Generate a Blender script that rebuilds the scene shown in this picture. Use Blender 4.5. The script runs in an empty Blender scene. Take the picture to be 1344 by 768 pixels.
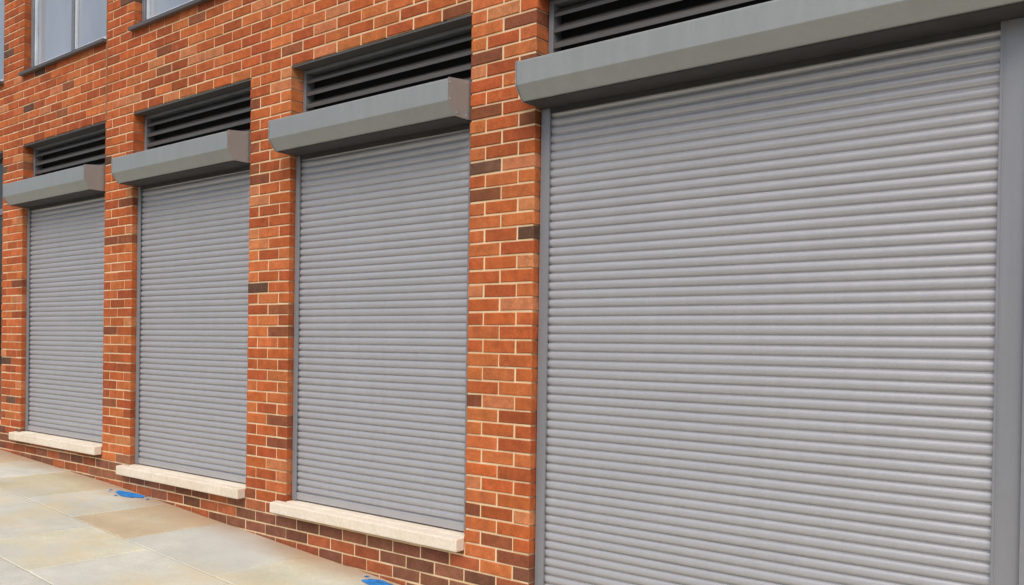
import bpy, math, random
from mathutils import Vector, Matrix
random.seed(23)
D2R=math.radians
scn=bpy.context.scene
COL=scn.collection

# ------------------------------------------------------------ helpers
def empty(name):
    o=bpy.data.objects.new(name,None); COL.objects.link(o); o.empty_display_size=.2; return o
def mesh_obj(name,verts,faces,mat=None,parent=None,cols=None,smooth=False):
    me=bpy.data.meshes.new(name); me.from_pydata(verts,[],faces); me.update()
    if cols is not None:
        a=me.color_attributes.new('tint','FLOAT_COLOR','POINT')
        flat=[]
        for c in cols: flat.extend((c[0],c[1],c[2],1.0))
        a.data.foreach_set('color',flat)
    if smooth: me.polygons.foreach_set('use_smooth',[True]*len(me.polygons))
    o=bpy.data.objects.new(name,me); COL.objects.link(o)
    if mat: me.materials.append(mat)
    if parent: o.parent=parent
    return o
class MB:
    def __init__(s): s.v=[];s.f=[];s.c=[]
    def box(s,x0,x1,y0,y1,z0,z1,c=None):
        b=len(s.v)
        s.v+=[(x0,y0,z0),(x1,y0,z0),(x1,y1,z0),(x0,y1,z0),(x0,y0,z1),(x1,y0,z1),(x1,y1,z1),(x0,y1,z1)]
        s.f+=[(b,b+3,b+2,b+1),(b+4,b+5,b+6,b+7),(b,b+1,b+5,b+4),(b+1,b+2,b+6,b+5),(b+2,b+3,b+7,b+6),(b+3,b,b+4,b+7)]
        if c is not None: s.c+=[c]*8
    def prism(s,x0,x1,prof):   # profile (y,z) extruded along x
        b=len(s.v); n=len(prof)
        s.v+=[(x0,p[0],p[1]) for p in prof]+[(x1,p[0],p[1]) for p in prof]
        for i in range(n):
            j=(i+1)%n; s.f.append((b+i,b+j,b+n+j,b+n+i))
        s.f.append(tuple(b+i for i in range(n))[::-1]); s.f.append(tuple(b+n+i for i in range(n)))
    def obj(s,name,mat,parent=None,bevel=0):
        o=mesh_obj(name,s.v,s.f,mat,parent,s.c if s.c else None)
        import bmesh
        bm=bmesh.new(); bm.from_mesh(o.data); bmesh.ops.recalc_face_normals(bm,faces=bm.faces); bm.to_mesh(o.data); bm.free()
        if bevel:
            m=o.modifiers.new('bevel','BEVEL'); m.width=bevel; m.segments=2; m.limit_method='ANGLE'; m.angle_limit=D2R(25)
        return o

def newmat(name):
    m=bpy.data.materials.new(name); m.use_nodes=True
    nt=m.node_tree; b=nt.nodes['Principled BSDF']; return m,nt,b
def L(nt,a,b): nt.links.new(a,b)
def noise(nt,scale,detail=4,rough=.6,vec=None):
    n=nt.nodes.new('ShaderNodeTexNoise'); n.inputs['Scale'].default_value=scale
    n.inputs['Detail'].default_value=detail; n.inputs['Roughness'].default_value=rough
    if vec is not None: L(nt,vec,n.inputs['Vector'])
    return n
def ramp(nt,fac,p0,c0,p1,c1):
    r=nt.nodes.new('ShaderNodeValToRGB'); e=r.color_ramp.elements
    e[0].position=p0;e[0].color=(*c0,1);e[1].position=p1;e[1].color=(*c1,1)
    L(nt,fac,r.inputs['Fac']); return r
def mix(nt,a,b,fac,mode='MIX'):
    m=nt.nodes.new('ShaderNodeMix'); m.data_type='RGBA'; m.blend_type=mode
    for s,v in ((m.inputs[6],a),(m.inputs[7],b)):
        if isinstance(v,tuple): s.default_value=(*v,1)
        else: L(nt,v,s)
    if isinstance(fac,(int,float)): m.inputs[0].default_value=fac
    else: L(nt,fac,m.inputs[0])
    return m.outputs[2]
def bump(nt,h,bsdf,strength,dist):
    b=nt.nodes.new('ShaderNodeBump'); b.inputs['Strength'].default_value=strength; b.inputs['Distance'].default_value=dist
    L(nt,h,b.inputs['Height']); L(nt,b.outputs[0],bsdf.inputs['Normal'])
def pos(nt,scale=(1,1,1)):
    g=nt.nodes.new('ShaderNodeNewGeometry'); m=nt.nodes.new('ShaderNodeMapping'); m.inputs['Scale'].default_value=scale
    L(nt,g.outputs['Position'],m.inputs['Vector']); return m.outputs[0]

# ------------------------------------------------------------ materials
def mat_brick():
    m,nt,b=newmat('brick_clay')
    a=nt.nodes.new('ShaderNodeVertexColor'); a.layer_name='tint'
    p=pos(nt)
    n1=noise(nt,14,5,.65,p); n2=noise(nt,140,3,.7,p); n3=noise(nt,1.3,3,.5,p)
    r1=ramp(nt,n1.outputs[0],.3,(.70,.66,.64),.75,(1.2,1.18,1.14))
    r2=ramp(nt,n2.outputs[0],.3,(.72,.70,.68),.7,(1.18,1.18,1.18))
    r3=ramp(nt,n3.outputs[0],.3,(.84,.82,.82),.7,(1.08,1.08,1.08))
    c=mix(nt,a.outputs[0],r1.outputs[0],1,'MULTIPLY'); c=mix(nt,c,r2.outputs[0],1,'MULTIPLY'); c=mix(nt,c,r3.outputs[0],1,'MULTIPLY')
    n6=noise(nt,5,6,.7,p); r6=ramp(nt,n6.outputs[0],.6,(0,0,0),.8,(.25,.25,.25)); c=mix(nt,c,(.60,.38,.23),r6.outputs[0])
    L(nt,c,b.inputs['Base Color']); b.inputs['Roughness'].default_value=.85
    b.inputs['Specular IOR Level'].default_value=.3
    h=mix(nt,n1.outputs[0],n2.outputs[0],.5); bump(nt,h,b,.7,.004); return m
def mat_mortar():
    m,nt,b=newmat('mortar'); p=pos(nt)
    n=noise(nt,5,5,.6,p); n2=noise(nt,200,2,.6,p)
    r=ramp(nt,n.outputs[0],.3,(.62,.43,.23),.7,(.80,.62,.40))
    L(nt,r.outputs[0],b.inputs['Base Color']); b.inputs['Roughness'].default_value=.95
    bump(nt,n2.outputs[0],b,.5,.002); return m
def mat_metal(name,base,rough=.38,metal=.55,streak=.12,sc=(.6,.6,6),grain=.1,run=.04,blot=.02):
    m,nt,b=newmat(name); p=pos(nt,sc); p2=pos(nt)
    n=noise(nt,2.2,5,.6,p); n2=noise(nt,35,4,.7,p2); n3=noise(nt,260,2,.6,p2)
    lo=tuple(v*(1-streak) for v in base); hi=tuple(min(1,v*(1+streak)) for v in base)
    r=ramp(nt,n.outputs[0],.3,lo,.7,hi)
    r2=ramp(nt,n2.outputs[0],.3,(1-blot,)*3,.7,(1+blot,)*3)
    r4=ramp(nt,n3.outputs[0],.3,(1-grain,)*3,.7,(1+grain,)*3)
    c=mix(nt,r.outputs[0],r2.outputs[0],1,'MULTIPLY'); c=mix(nt,c,r4.outputs[0],1,'MULTIPLY')
    n7=noise(nt,3,4,.6,pos(nt,(5,5,.35))); r7=ramp(nt,n7.outputs[0],.35,(1-run,)*3,.65,(1+run*.4,)*3); c=mix(nt,c,r7.outputs[0],1,'MULTIPLY')
    L(nt,c,b.inputs['Base Color'])
    b.inputs['Metallic'].default_value=metal
    rr=nt.nodes.new('ShaderNodeMapRange'); rr.inputs[3].default_value=rough-.04; rr.inputs[4].default_value=rough+.06
    L(nt,n2.outputs[0],rr.inputs[0]); L(nt,rr.outputs[0],b.inputs['Roughness'])
    bump(nt,n2.outputs[0],b,.04,.002); return m
def mat_stone(name,c0,c1,usevc=False):
    m,nt,b=newmat(name); p=pos(nt)
    n=noise(nt,2.5,6,.65,p); n2=noise(nt,60,4,.7,p)
    r=ramp(nt,n.outputs[0],.3,c0,.72,c1)
    c=r.outputs[0]
    if usevc:
        a=nt.nodes.new('ShaderNodeVertexColor'); a.layer_name='tint'; c=mix(nt,a.outputs[0],c,1,'MULTIPLY')
    r2=ramp(nt,n2.outputs[0],.3,(.86,.85,.83),.7,(1.06,1.06,1.06)); c=mix(nt,c,r2.outputs[0],1,'MULTIPLY')
    if usevc:   # damp / rusty blotches, grime towards the wall foot
        n4=noise(nt,1.0,6,.7,p); r4=ramp(nt,n4.outputs[0],.5,(0,0,0),.66,(.65,.65,.65))
        c=mix(nt,c,(.62,.51,.30),r4.outputs[0])
        n5=noise(nt,1.5,6,.65,pos(nt,(1,1.4,1))); r5=ramp(nt,n5.outputs[0],.38,(.6,.6,.6),.52,(0,0,0))
        c=mix(nt,c,(.52,.54,.50),r5.outputs[0])
        g=nt.nodes.new('ShaderNodeNewGeometry'); s=nt.nodes.new('ShaderNodeSeparateXYZ'); L(nt,g.outputs['Position'],s.inputs[0])
        ad=nt.nodes.new('ShaderNodeMath'); ad.operation='MULTIPLY_ADD'; ad.inputs[1].default_value=.6; L(nt,n4.outputs[0],ad.inputs[0]); L(nt,s.outputs['Y'],ad.inputs[2])
        r8=ramp(nt,ad.outputs[0],.0,(0,0,0),.30,(.8,.8,.8)); c=mix(nt,c,(.40,.26,.16),r8.outputs[0])
    L(nt,c,b.inputs['Base Color']); b.inputs['Roughness'].default_value=.55 if usevc else .75
    bump(nt,n2.outputs[0],b,.35,.004); return m
def mat_plain(name,c,rough=.6,metal=0,var=.15,scale=8):
    m,nt,b=newmat(name); p=pos(nt); n=noise(nt,scale,4,.6,p)
    r=ramp(nt,n.outputs[0],.3,tuple(v*(1-var) for v in c),.7,tuple(min(1,v*(1+var)) for v in c))
    L(nt,r.outputs[0],b.inputs['Base Color']); b.inputs['Roughness'].default_value=rough; b.inputs['Metallic'].default_value=metal
    bump(nt,n.outputs[0],b,.1,.003); return m
M_brick=mat_brick(); M_mortar=mat_mortar()
M_slat=mat_metal('shutter_aluminium',(.415,.415,.435),.38,.35,.04,grain=.09,run=.03,blot=.02)
M_hood=mat_metal('hood_powdercoat',(.285,.30,.295),.36,.2,.03,(1,1,2),grain=.05,run=.05,blot=.02)
M_guide=mat_metal('guide_aluminium',(.25,.258,.28),.4,.3,.04,(2,2,.6),grain=.05)
M_louv=mat_metal('louvre_dark',(.12,.112,.105),.45,.3,.12)
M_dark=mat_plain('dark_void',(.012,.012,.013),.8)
M_undershade=mat_plain('hood_underside_shade',(.04,.04,.041),.7)  # near-black colour standing in for shade under the hoods
M_frame=mat_plain('window_frame_grey',(.2,.21,.23),.4,.2)
M_white=mat_plain('window_inner_frame',(.55,.58,.63),.4)
M_rivet=mat_plain('rivet_zinc',(.42,.42,.42),.35,.6)
M_sill=mat_stone('sill_stone',(.66,.57,.45),(.80,.73,.62))
M_slab=mat_stone('yorkstone',(.80,.80,.78),(1.14,1.14,1.12),True)
M_bed=mat_plain('joint_sand',(.40,.36,.27),.95)
M_kerb=mat_stone('granite_kerb',(.3,.3,.3),(.42,.42,.42))
M_asph=mat_plain('asphalt',(.055,.055,.057),.9,0,.3,30)
M_blue=mat_plain('blue_paint',(.015,.20,.55),.6,0,.45,25)
M_yel=mat_plain('yellow_line_paint',(.6,.42,.05),.7)
M_roof=mat_plain('roof_felt',(.12,.12,.12),.9)
def mat_glass():
    m,nt,b=newmat('window_glass'); p=pos(nt,(1,1,.5)); n=noise(nt,1.2,3,.5,p)
    r=ramp(nt,n.outputs[0],.3,(.24,.28,.33),.7,(.40,.44,.49)); L(nt,r.outputs[0],b.inputs['Base Color'])
    b.inputs['Roughness'].default_value=.06; b.inputs['Specular IOR Level'].default_value=.9
    n2=noise(nt,1.5,1,.5,pos(nt)); bump(nt,n2.outputs[0],b,.05,.02); return m
M_glass=mat_glass()
M_dglass,nt_,b_=newmat('dark_glass'); b_.inputs['Base Color'].default_value=(.02,.022,.025,1); b_.inputs['Roughness'].default_value=.08

# ------------------------------------------------------------ ground profile
GP=[(-30,-1.2),(-8,-.66),(0,-.19),(3.95,.044),(7.4,.262),(9.7,.36),(22,.72),(60,1.2)]
def gz(X):
    t=-X
    if t<=GP[0][0]: return GP[0][1]
    for (a,za),(b,zb) in zip(GP,GP[1:]):
        if t<=b: return za+(zb-za)*(t-a)/(b-a)
    return GP[-1][1]

# ------------------------------------------------------------ openings
CO=.0765; MM=.23333; ZT=3.356
XL,XR=-24.4,4.1; ZTOP=ZT+CO*56; ZBOT=-.75
P=2.1
shut=[(-3.40-1.633,-3.40,.403),(-5.50-1.633,-5.50,.447),(-7.60-1.633,-7.60,.570),(-2.933,-.58,.02),(-.11,1.52,-.10)]
glz=[(-9.70-P*k-1.633,-9.70-P*k,.62+.06*k) for k in range(0,7)]
holes=[]
for x0,x1,z0 in shut: holes.append((x0,x1,z0,ZT))
for x0,x1,z0 in glz: holes.append((x0,x1,z0,ZT))
WZ0=ZT+CO*9; WZ1=WZ0+CO*24
wins=[(-3.40-P*k-1.633,-3.40-P*k) for k in range(0,10)]+[(-2.7,-.8),(-.11,1.52)]
for x0,x1 in wins: holes.append((x0,x1,WZ0,WZ1))

bld=empty('brick_building')
RC=.0085
xs=sorted(set([XL,XR]+[v for h in holes for v in (h[0]-RC,h[1]+RC)]))
zs=sorted(set([ZBOT,ZTOP]+[v for h in holes for v in (h[2]-.0,h[3]+.004)]))
mb=MB()
for xa,xb in zip(xs,xs[1:]):
    cx=(xa+xb)/2; start=None
    for za,zb in list(zip(zs,zs[1:]))+[(ZTOP,ZTOP)]:
        cz=(za+zb)/2
        solid= zb>za and not any(h[0]-RC<cx<h[1]+RC and h[2]<cz<h[3]+.004 for h in holes)
        if solid and start is None: start=za
        if not solid and start is not None:
            mb.box(xa,xb,.0035,.32,start,za); start=None
mb.obj('wall_mortar_core',M_mortar,bld)

V=[];F=[];C=[]
def bcol(X,Z):
    h=Z-gz(X)
    r=random.random()
    base=(.50,.128,.036); k=1
    if h<.26+random.uniform(-.05,.05):
        base=(.27,.11,.065); k=random.uniform(.65,1.15)
        if r<.45: base=(.40,.12,.05)
    elif r<.02: base=(.13,.065,.042); k=random.uniform(.8,1.3)
    elif r<.08: base=(.26,.085,.038); k=random.uniform(.85,1.2)
    elif r<.36: base=(.41,.098,.030); k=random.uniform(.86,1.08)
    elif r<.60: base=(.55,.165,.052); k=random.uniform(.9,1.05)
    elif r<.66: base=(.56,.21,.09)
    else: k=random.uniform(.88,1.08)
    return tuple(min(.7,c*k*random.uniform(.95,1.05)) for c in base)
def brick(x0,x1,z0,z1):
    g=.0056
    j=lambda a=.0016: random.uniform(-a,a)
    x0+=g+j();x1-=g+j();z0+=g*.95+j(.001);z1-=g*.95+j(.001)
    if x1-x0<.012 or z1-z0<.012: return
    yf=-.002+j(.0014); c=.004; yb=.128
    tl=j(.0014); tr=j(.0014)
    b=len(V)
    V.extend([(x0+c,yf,z0+c+tl),(x1-c,yf,z0+c+tr),(x1-c,yf,z1-c+tr),(x0+c,yf,z1-c+tl),
              (x0,yf+c,z0+tl),(x1,yf+c,z0+tr),(x1,yf+c,z1+tr),(x0,yf+c,z1+tl),
              (x0,yb,z0),(x1,yb,z0),(x1,yb,z1),(x0,yb,z1)])
    F.append((b,b+1,b+2,b+3))
    for i in range(4):
        k=(i+1)%4
        F.append((b+4+i,b+4+k,b+k,b+i)); F.append((b+8+i,b+8+k,b+4+k,b+4+i))
    C.extend([bcol((x0+x1)/2,(z0+z1)/2)]*12)
n0=int(math.floor((ZBOT-ZT)/CO)); n1=56
for r in range(n0,n1):
    za=ZT+r*CO; zb=za+CO
    def fill(a,b,z0,z1,rev0=False,rev1=False):
        off=0 if r%2==0 else MM/2
        k=math.floor((a+3.40-off)/MM)
        pts=[a]
        x=-3.40+off+(k+1)*MM
        while x<b-.03:
            if x-pts[-1]>.03: pts.append(x)
            x+=MM
        pts.append(b)
        for i,(p,q) in enumerate(zip(pts,pts[1:])):
            if i==0 and rev0: p-=.0045
            if i==len(pts)-2 and rev1: q+=.0045
            brick(p,q,z0,z1)
    hs=sorted([h for h in holes if h[2]<zb-.002 and h[3]>za+.002])
    cur=XL; first=False
    for h in hs:
        if h[0]>cur: fill(cur,h[0],za,zb,first,True)
        if h[2]>za+.02: fill(h[0],h[1],za,h[2])
        cur=h[1]; first=True
    fill(cur,XR,za,zb,first,False)
mesh_obj('facing_bricks',V,F,M_brick,bld,C)
mb=MB()
for jx in (-7.585,-16.0): mb.box(jx-.006,jx+.006,-.006,.003,ZT+.002,ZTOP)
mb.obj('movement_joints',mat_plain('mastic',(.30,.17,.10),.8),bld)
mb=MB(); mb.box(XL-.03,XR+.03,-.05,.36,ZTOP+.001,ZTOP+.07); mb.obj('parapet_coping',M_sill,bld,.006)
mb=MB(); mb.box(XL,XR,.33,10,ZTOP-.5,ZTOP-.3); mb.obj('roof',M_roof,bld)
mb=MB(); mb.box(XL,XL+.3,.325,10,ZBOT-.5,ZTOP-.51); mb.box(XR-.3,XR,.325,10,ZBOT-.5,ZTOP-.51); mb.box(XL+.301,XR-.301,9.7,10,ZBOT-.5,ZTOP-.51)
mb.obj('rear_walls',mat_plain('rear_brick',(.32,.12,.06),.9),bld)

mb=MB()
for x0,x1,z0,z1 in holes:
    mb.box(x0+.003,x1-.003,.004,.30,z1-.012,z1-.001)
mb.obj('steel_lintels',M_louv,bld)

mb=MB()
for x0,x1,z0 in shut[:3]+shut[4:]:
    mb.prism(x0-.085,x1+.006,[(-.075,z0-.078),(-.075,z0-.006),(-.0045,z0-.001),(-.0045,z0-.078)])
    mb.prism(x0+.004,x1-.004,[(-.0040,z0-.02),(-.0040,z0+.001),(.2,z0+.006),(.2,z0-.02)])
mb.obj('stone_sills',M_sill,bld,.007)
mb=MB()
x0,x1,z0=shut[3]; mb.box(x0+.004,x1-.004,-.05,.2,z0-.09,z0); mb.obj('stone_threshold',M_sill,bld,.006)

for x0,x1,z0 in shut:
    mb=MB(); ya=.095; zb=2.80; zt=ZT-.013
    mb.box(x0+.006,x0+.036,ya,.17,zb,zt); mb.box(x1-.036,x1-.006,ya,.17,zb,zt); mb.box(x0+.0365,x1-.0365,ya+.002,.168,zt-.022,zt-.001)
    mb.obj('louvre_frame',M_frame,bld,.002)
    mb=MB(); z=zb+.03
    while z<zt-.05:
        mb.prism(x0+.037,x1-.037,[(ya+.004,z),(ya+.004,z+.020),(ya+.010,z+.026),(ya+.062,z+.066),(ya+.066,z+.062),(ya+.012,z+.012)])
        z+=.084
    mb.obj('louvre_blades',M_louv,bld,.0015)
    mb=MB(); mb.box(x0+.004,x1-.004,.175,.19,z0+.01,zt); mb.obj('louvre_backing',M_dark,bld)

for x0,x1,z0 in glz:
    mb=MB(); mb.box(x0+.004,x1-.004,.12,.13,z0+.004,ZT-.014); mb.obj('ground_floor_glass',M_dglass,bld)
    mb=MB()
    for a,b in ((x0+.004,x0+.06),(x1-.06,x1-.004),((x0+x1)/2-.03,(x0+x1)/2+.03)): mb.box(a,b,.085,.119,z0+.004,ZT-.014)
    mb.box(x0+.061,x1-.061,.087,.118,2.75,2.81); mb.obj('ground_floor_frame',M_frame,bld,.003)
    mb=MB(); mb.box(x0-.05,x1+.0,-.07,-.0045,z0-.078,z0-.003); mb.box(x0+.004,x1-.004,-.004,.2,z0-.02,z0+.003); mb.obj('ground_floor_sill',M_sill,bld,.006)
for x0,x1 in wins:
    mb=MB(); mb.box(x0+.05,x1-.05,.10,.11,WZ0+.05,WZ1-.05); mb.obj('window_glass',M_glass,bld)
    mb=MB()
    xm=x0+(x1-x0)*.53
    mb.box(x0+.006,x0+.05,.06,.13,WZ0+.012,WZ1-.014); mb.box(x1-.05,x1-.006,.06,.13,WZ0+.012,WZ1-.014)
    mb.box(xm-.022,xm+.022,.062,.13,WZ0+.065,WZ1-.065)
    mb.box(x0+.0505,x1-.0505,.061,.131,WZ0+.012,WZ0+.062); mb.box(x0+.0505,x1-.0505,.061,.131,WZ1-.062,WZ1-.014)
    mb.obj('window_frame',M_frame,bld,.004)
    mb=MB()
    for a,b in ((x0+.055,xm-.026),(xm+.026,x1-.055)):
        mb.box(a,a+.025,.075,.099,WZ0+.066,WZ1-.066); mb.box(b-.025,b,.075,.099,WZ0+.066,WZ1-.066)
        mb.box(a+.0255,b-.0255,.077,.098,WZ0+.066,WZ0+.095)
    mb.obj('window_sash',M_white,bld,.003)
    mb=MB(); mb.box(x0-.02,x1+.02,-.045,-.006,WZ0-.022,WZ0+.006); mb.box(x0+.006,x1-.006,-.0055,.2,WZ0-.015,WZ0+.008); mb.obj('window_sill',M_louv,bld,.002)

# ------------------------------------------------------------ roller shutters
PITCH=.046
def shutter(x0,x1,z0,gl,gr):
    root=empty('roller_shutter')
    v=[];f=[];prof=[]
    z=z0+.06
    prof.append((.068,z0+.06))
    while z<2.86:
        dz=random.uniform(-.0005,.0005); dd=random.uniform(-.0005,.0005)
        for u,d in ((.01,.0035),(.10,.0035),(.13,-.001),(.23,-.0055),(.37,-.0080),(.54,-.0088),(.71,-.0078),(.86,-.0048),(.95,-.0005),(.985,.0035)):
            prof.append((.068+d+dd,z+u*PITCH+dz))
        z+=PITCH
    nx=9; xa=x0+gl*.6; xb=x1-gr*.6
    for i in range(nx):
        X=xa+(xb-xa)*i/(nx-1)
        for (y,zz) in prof:
            v.append((X,y+.0018*math.sin(X*2.1+zz*1.7)+random.uniform(-.0002,.0002),zz+.0007*math.sin(X*3+zz*9)))
    n=len(prof)
    for i in range(nx-1):
        for k in range(n-1):
            f.append((i*n+k,(i+1)*n+k,(i+1)*n+k+1,i*n+k+1))
    mesh_obj('shutter_curtain',v,f,M_slat,root,smooth=True)
    mb=MB(); mb.box(xa+.0,xb-.0,.054,.078,z0+.012,z0+.06); mb.obj('bottom_rail',M_slat,root,.003)
    mb=MB()
    for a,b,s in ((x0+.006,x0+gl,1),(x1-gr,x1-.006,-1)):
        mb.box(a,b,.042,.056,z0+.009,2.75)
        mb.box(a,b,.084,.10,z0+.009,2.75)
        if s>0: mb.box(a,a+.02,.0561,.0839,z0+.009,2.75)
        else: mb.box(b-.02,b,.0561,.0839,z0+.009,2.75)
    if gr>.08:
        mb.box(x1-.055,x1-.0065,.022,.0415,z0+.009,2.75)
        mb.box(x1-gr+.012,x1-gr+.018,.0395,.0415,z0+.009,2.75)
    mb.obj('side_guides',M_guide,root,.002)
    mb=MB(); mb.box(x0+gl+.002,x1-gr-.002,.046,.054,2.722,2.751)  # dark strip and plate paint in the shade between hood and curtain
    mb.box(x0+.012,x1-.012,-.112,.044,2.7515,2.7555); mb.obj('throat_shade',M_undershade,root)
    pr=[(-.18,2.828),(-.18,2.944),(-.174,2.952),(.0,2.972),(.090,2.972),(.090,2.83),(.045,2.83),(.045,2.757),(-.125,2.757)]
    mb=MB(); mb.prism(x0+.009,x1-.009,pr); mb.obj('hood_box',M_hood,root,.003)
    mb=MB()
    pe=[(-.183,2.826),(-.183,2.946),(-.174,2.957),(-.008,2.977),(-.008,2.754),(-.127,2.754)]
    mb.prism(x1-.0085,x1-.004,pe); mb.prism(x0+.004,x0+.0085,pe)
    mb.obj('hood_end_caps',M_hood,root,.0015)
    mb=MB()
    for yy,zz in ((-.165,2.932),(-.165,2.84),(-.03,2.955),(-.03,2.775),(-.11,2.775)):
        b=len(mb.v); n=8
        for k in range(n): a=k*2*math.pi/n; mb.v.append((x1-.0042,yy+.0045*math.cos(a),zz+.0045*math.sin(a)))
        for k in range(n): a=k*2*math.pi/n; mb.v.append((x1-.0015,yy+.003*math.cos(a),zz+.003*math.sin(a)))
        for k in range(n): j=(k+1)%n; mb.f.append((b+k,b+j,b+n+j,b+n+k))
        mb.f.append(tuple(b+n+k for k in range(n)))
    mb.obj('rivets',M_rivet,root)
    return root
for i,(x0,x1,z0) in enumerate(shut):
    if i==3: shutter(x0,x1,z0,.062,.155)
    else: shutter(x0,x1,z0,.045,.045)

# ------------------------------------------------------------ ground, pavement, road
gx=sorted([-400,-60.,-22,-9.7,-7.4,-3.95,0,8,30,400])
def sheet(name,y0,y1,dz,mat,parent=None,xsl=None):
    v=[];f=[]
    xl=xsl or gx
    for X in xl:
        v+= [(X,y0,gz(X)+dz),(X,y1,gz(X)+dz)]
    for i in range(len(xl)-1): f.append((2*i,2*i+2,2*i+3,2*i+1))
    return mesh_obj(name,v,f,mat,parent)
sheet('ground',-400,200,-.14,M_asph)
sheet('road',-12,-5.36,-.132,mat_plain('road_asphalt',(.05,.05,.052),.85,0,.25,60))
pav=empty('pavement')
sheet('joint_bed',-5.2,.002,-.005,M_bed,pav)
V=[];F=[];C=[]
y=-.004
while y>-5.15:
    w=random.choice([.45,.6,.6,.75]); y1=max(y-w,-5.2)
    if y1<-5.0: y1=-5.2
    X=-26-random.random()
    while X<7:
        l=random.choice([.6,.75,.9,1.05]); g=.005
        a,b=X+g,X+l-g; c0,c1=y1+g,y-g
        bb=len(V); t=random.uniform(-.0012,.0012)
        e=.004
        for (px,py) in ((a+e,c0+e),(b-e,c0+e),(b-e,c1-e),(a+e,c1-e)): V.append((px,py,gz(px)+t+random.uniform(-.0008,.0008)))
        for (px,py) in ((a,c0),(b,c0),(b,c1),(a,c1)): V.append((px,py,gz(px)-.004+t))
        for (px,py) in ((a,c0),(b,c0),(b,c1),(a,c1)): V.append((px,py,gz(px)-.05))
        F.append((bb,bb+1,bb+2,bb+3))
        for i in range(4):
            j=(i+1)%4; F.append((bb+4+i,bb+4+j,bb+j,bb+i)); F.append((bb+8+i,bb+8+j,bb+4+j,bb+4+i))
        r=random.random()
        if r<.42: col=(.64,.63,.50)
        elif r<.70: col=(.60,.61,.545)
        elif r<.90: col=(.64,.59,.42)
        else: col=(.60,.49,.34)
        k=random.uniform(.88,1.06)
        C+= [tuple(q*k for q in col)]*12
        X+=l
    y=y1
mesh_obj('paving_slabs',V,F,M_slab,pav,C)
mb=MB(); X=-26
while X<7:
    b=len(mb.v); x1=X+.9
    for xx in (X+.003,x1-.003):
        for (yy,dz) in ((-5.205,-.2),(-5.205,.0),(-5.34,.0),(-5.352,-.012),(-5.355,-.2)): mb.v.append((xx,yy,gz(xx)+dz))
    for i in range(5):
        j=(i+1)%5; mb.f.append((b+i,b+j,b+5+j,b+5+i))
    mb.f.append((b,b+1,b+2,b+3,b+4)); mb.f.append((b+9,b+8,b+7,b+6,b+5)); X=x1
mb.obj('kerb_stones',M_kerb,pav)
sheet('road_line',-5.75,-5.65,-.128,M_yel,None,[-60,-22,-9.7,-7.4,-3.95,0,8,30])
def mark(cx,cy,L_,W_,seed):
    rnd=random.Random(seed); v=[];f=[]
    def blob(bx,by,rl,rw,n):
        b=len(v); v.append((bx,by,gz(bx)+.0045)); ph=rnd.uniform(0,6); 
        for k in range(n):
            a=2*math.pi*k/n; q=1+.16*math.sin(2*a+ph)+.12*math.sin(3*a+2*ph)+.06*math.sin(7*a+ph)
            X=bx+rl*math.cos(a)*q; Y=min(by+rw*math.sin(a)*q,-.012); v.append((X,Y,gz(X)+.0045))
        for k in range(n): f.append((b,b+1+k,b+1+(k+1)%n))
    blob(cx,cy,L_,W_,40); 
    for k in range(7): 
        s=rnd.uniform(.006,.016); a=rnd.uniform(0,6.28); blob(cx+L_*1.45*math.cos(a),min(cy+W_*1.6*math.sin(a),-.03),s,s*.8,12)
    mesh_obj('blue_paint_mark',v,f,M_blue)
mark(-3.98,-.10,.12,.06,1); mark(-6.95,-.10,.17,.06,2)

# ------------------------------------------------------------ light
w=bpy.data.worlds.new("World"); scn.world=w; w.use_nodes=True
nt=w.node_tree; bg=nt.nodes['Background']; sk=nt.nodes.new('ShaderNodeTexSky')
sk.sky_type='NISHITA'; sk.sun_disc=False
EL=52; AZ=150
sk.sun_elevation=D2R(EL); sk.sun_rotation=D2R(AZ); sk.air_density=1; sk.dust_density=4; sk.ozone_density=1
nt.links.new(sk.outputs[0],bg.inputs[0]); bg.inputs[1].default_value=.15
sd=bpy.data.lights.new('sun','SUN'); sd.energy=1.9; sd.angle=D2R(35); sd.color=(1,.96,.9)
so=bpy.data.objects.new('sun',sd); COL.objects.link(so)
d=Vector((math.sin(D2R(AZ))*math.cos(D2R(EL)),math.cos(D2R(AZ))*math.cos(D2R(EL)),math.sin(D2R(EL))))
so.rotation_euler=(-d).to_track_quat('-Z','Y').to_euler()

# ------------------------------------------------------------ camera
cd=bpy.data.cameras.new('camera'); cam=bpy.data.objects.new('camera',cd); COL.objects.link(cam)
FPX=1180; cd.sensor_width=36; cd.lens=36*FPX/1344; cd.shift_y=77/1344; cd.clip_start=.05; cd.clip_end=2000
th=D2R(50.9); pit=D2R(-.5); r=.0145
dr=Vector((-math.cos(th)*math.cos(pit),math.sin(th)*math.cos(pit),math.sin(pit)))
R0=dr.cross(Vector((0,0,1))).normalized(); U0=R0.cross(dr)
R=math.cos(r)*R0+math.sin(r)*U0; U=-math.sin(r)*R0+math.cos(r)*U0
m=Matrix((R,U,-dr)).transposed().to_4x4(); m.translation=Vector((0,-3.78,1.5))
cam.matrix_world=m
scn.camera=cam
scn.view_settings.view_transform='Standard'; scn.view_settings.look='None'; scn.view_settings.exposure=0
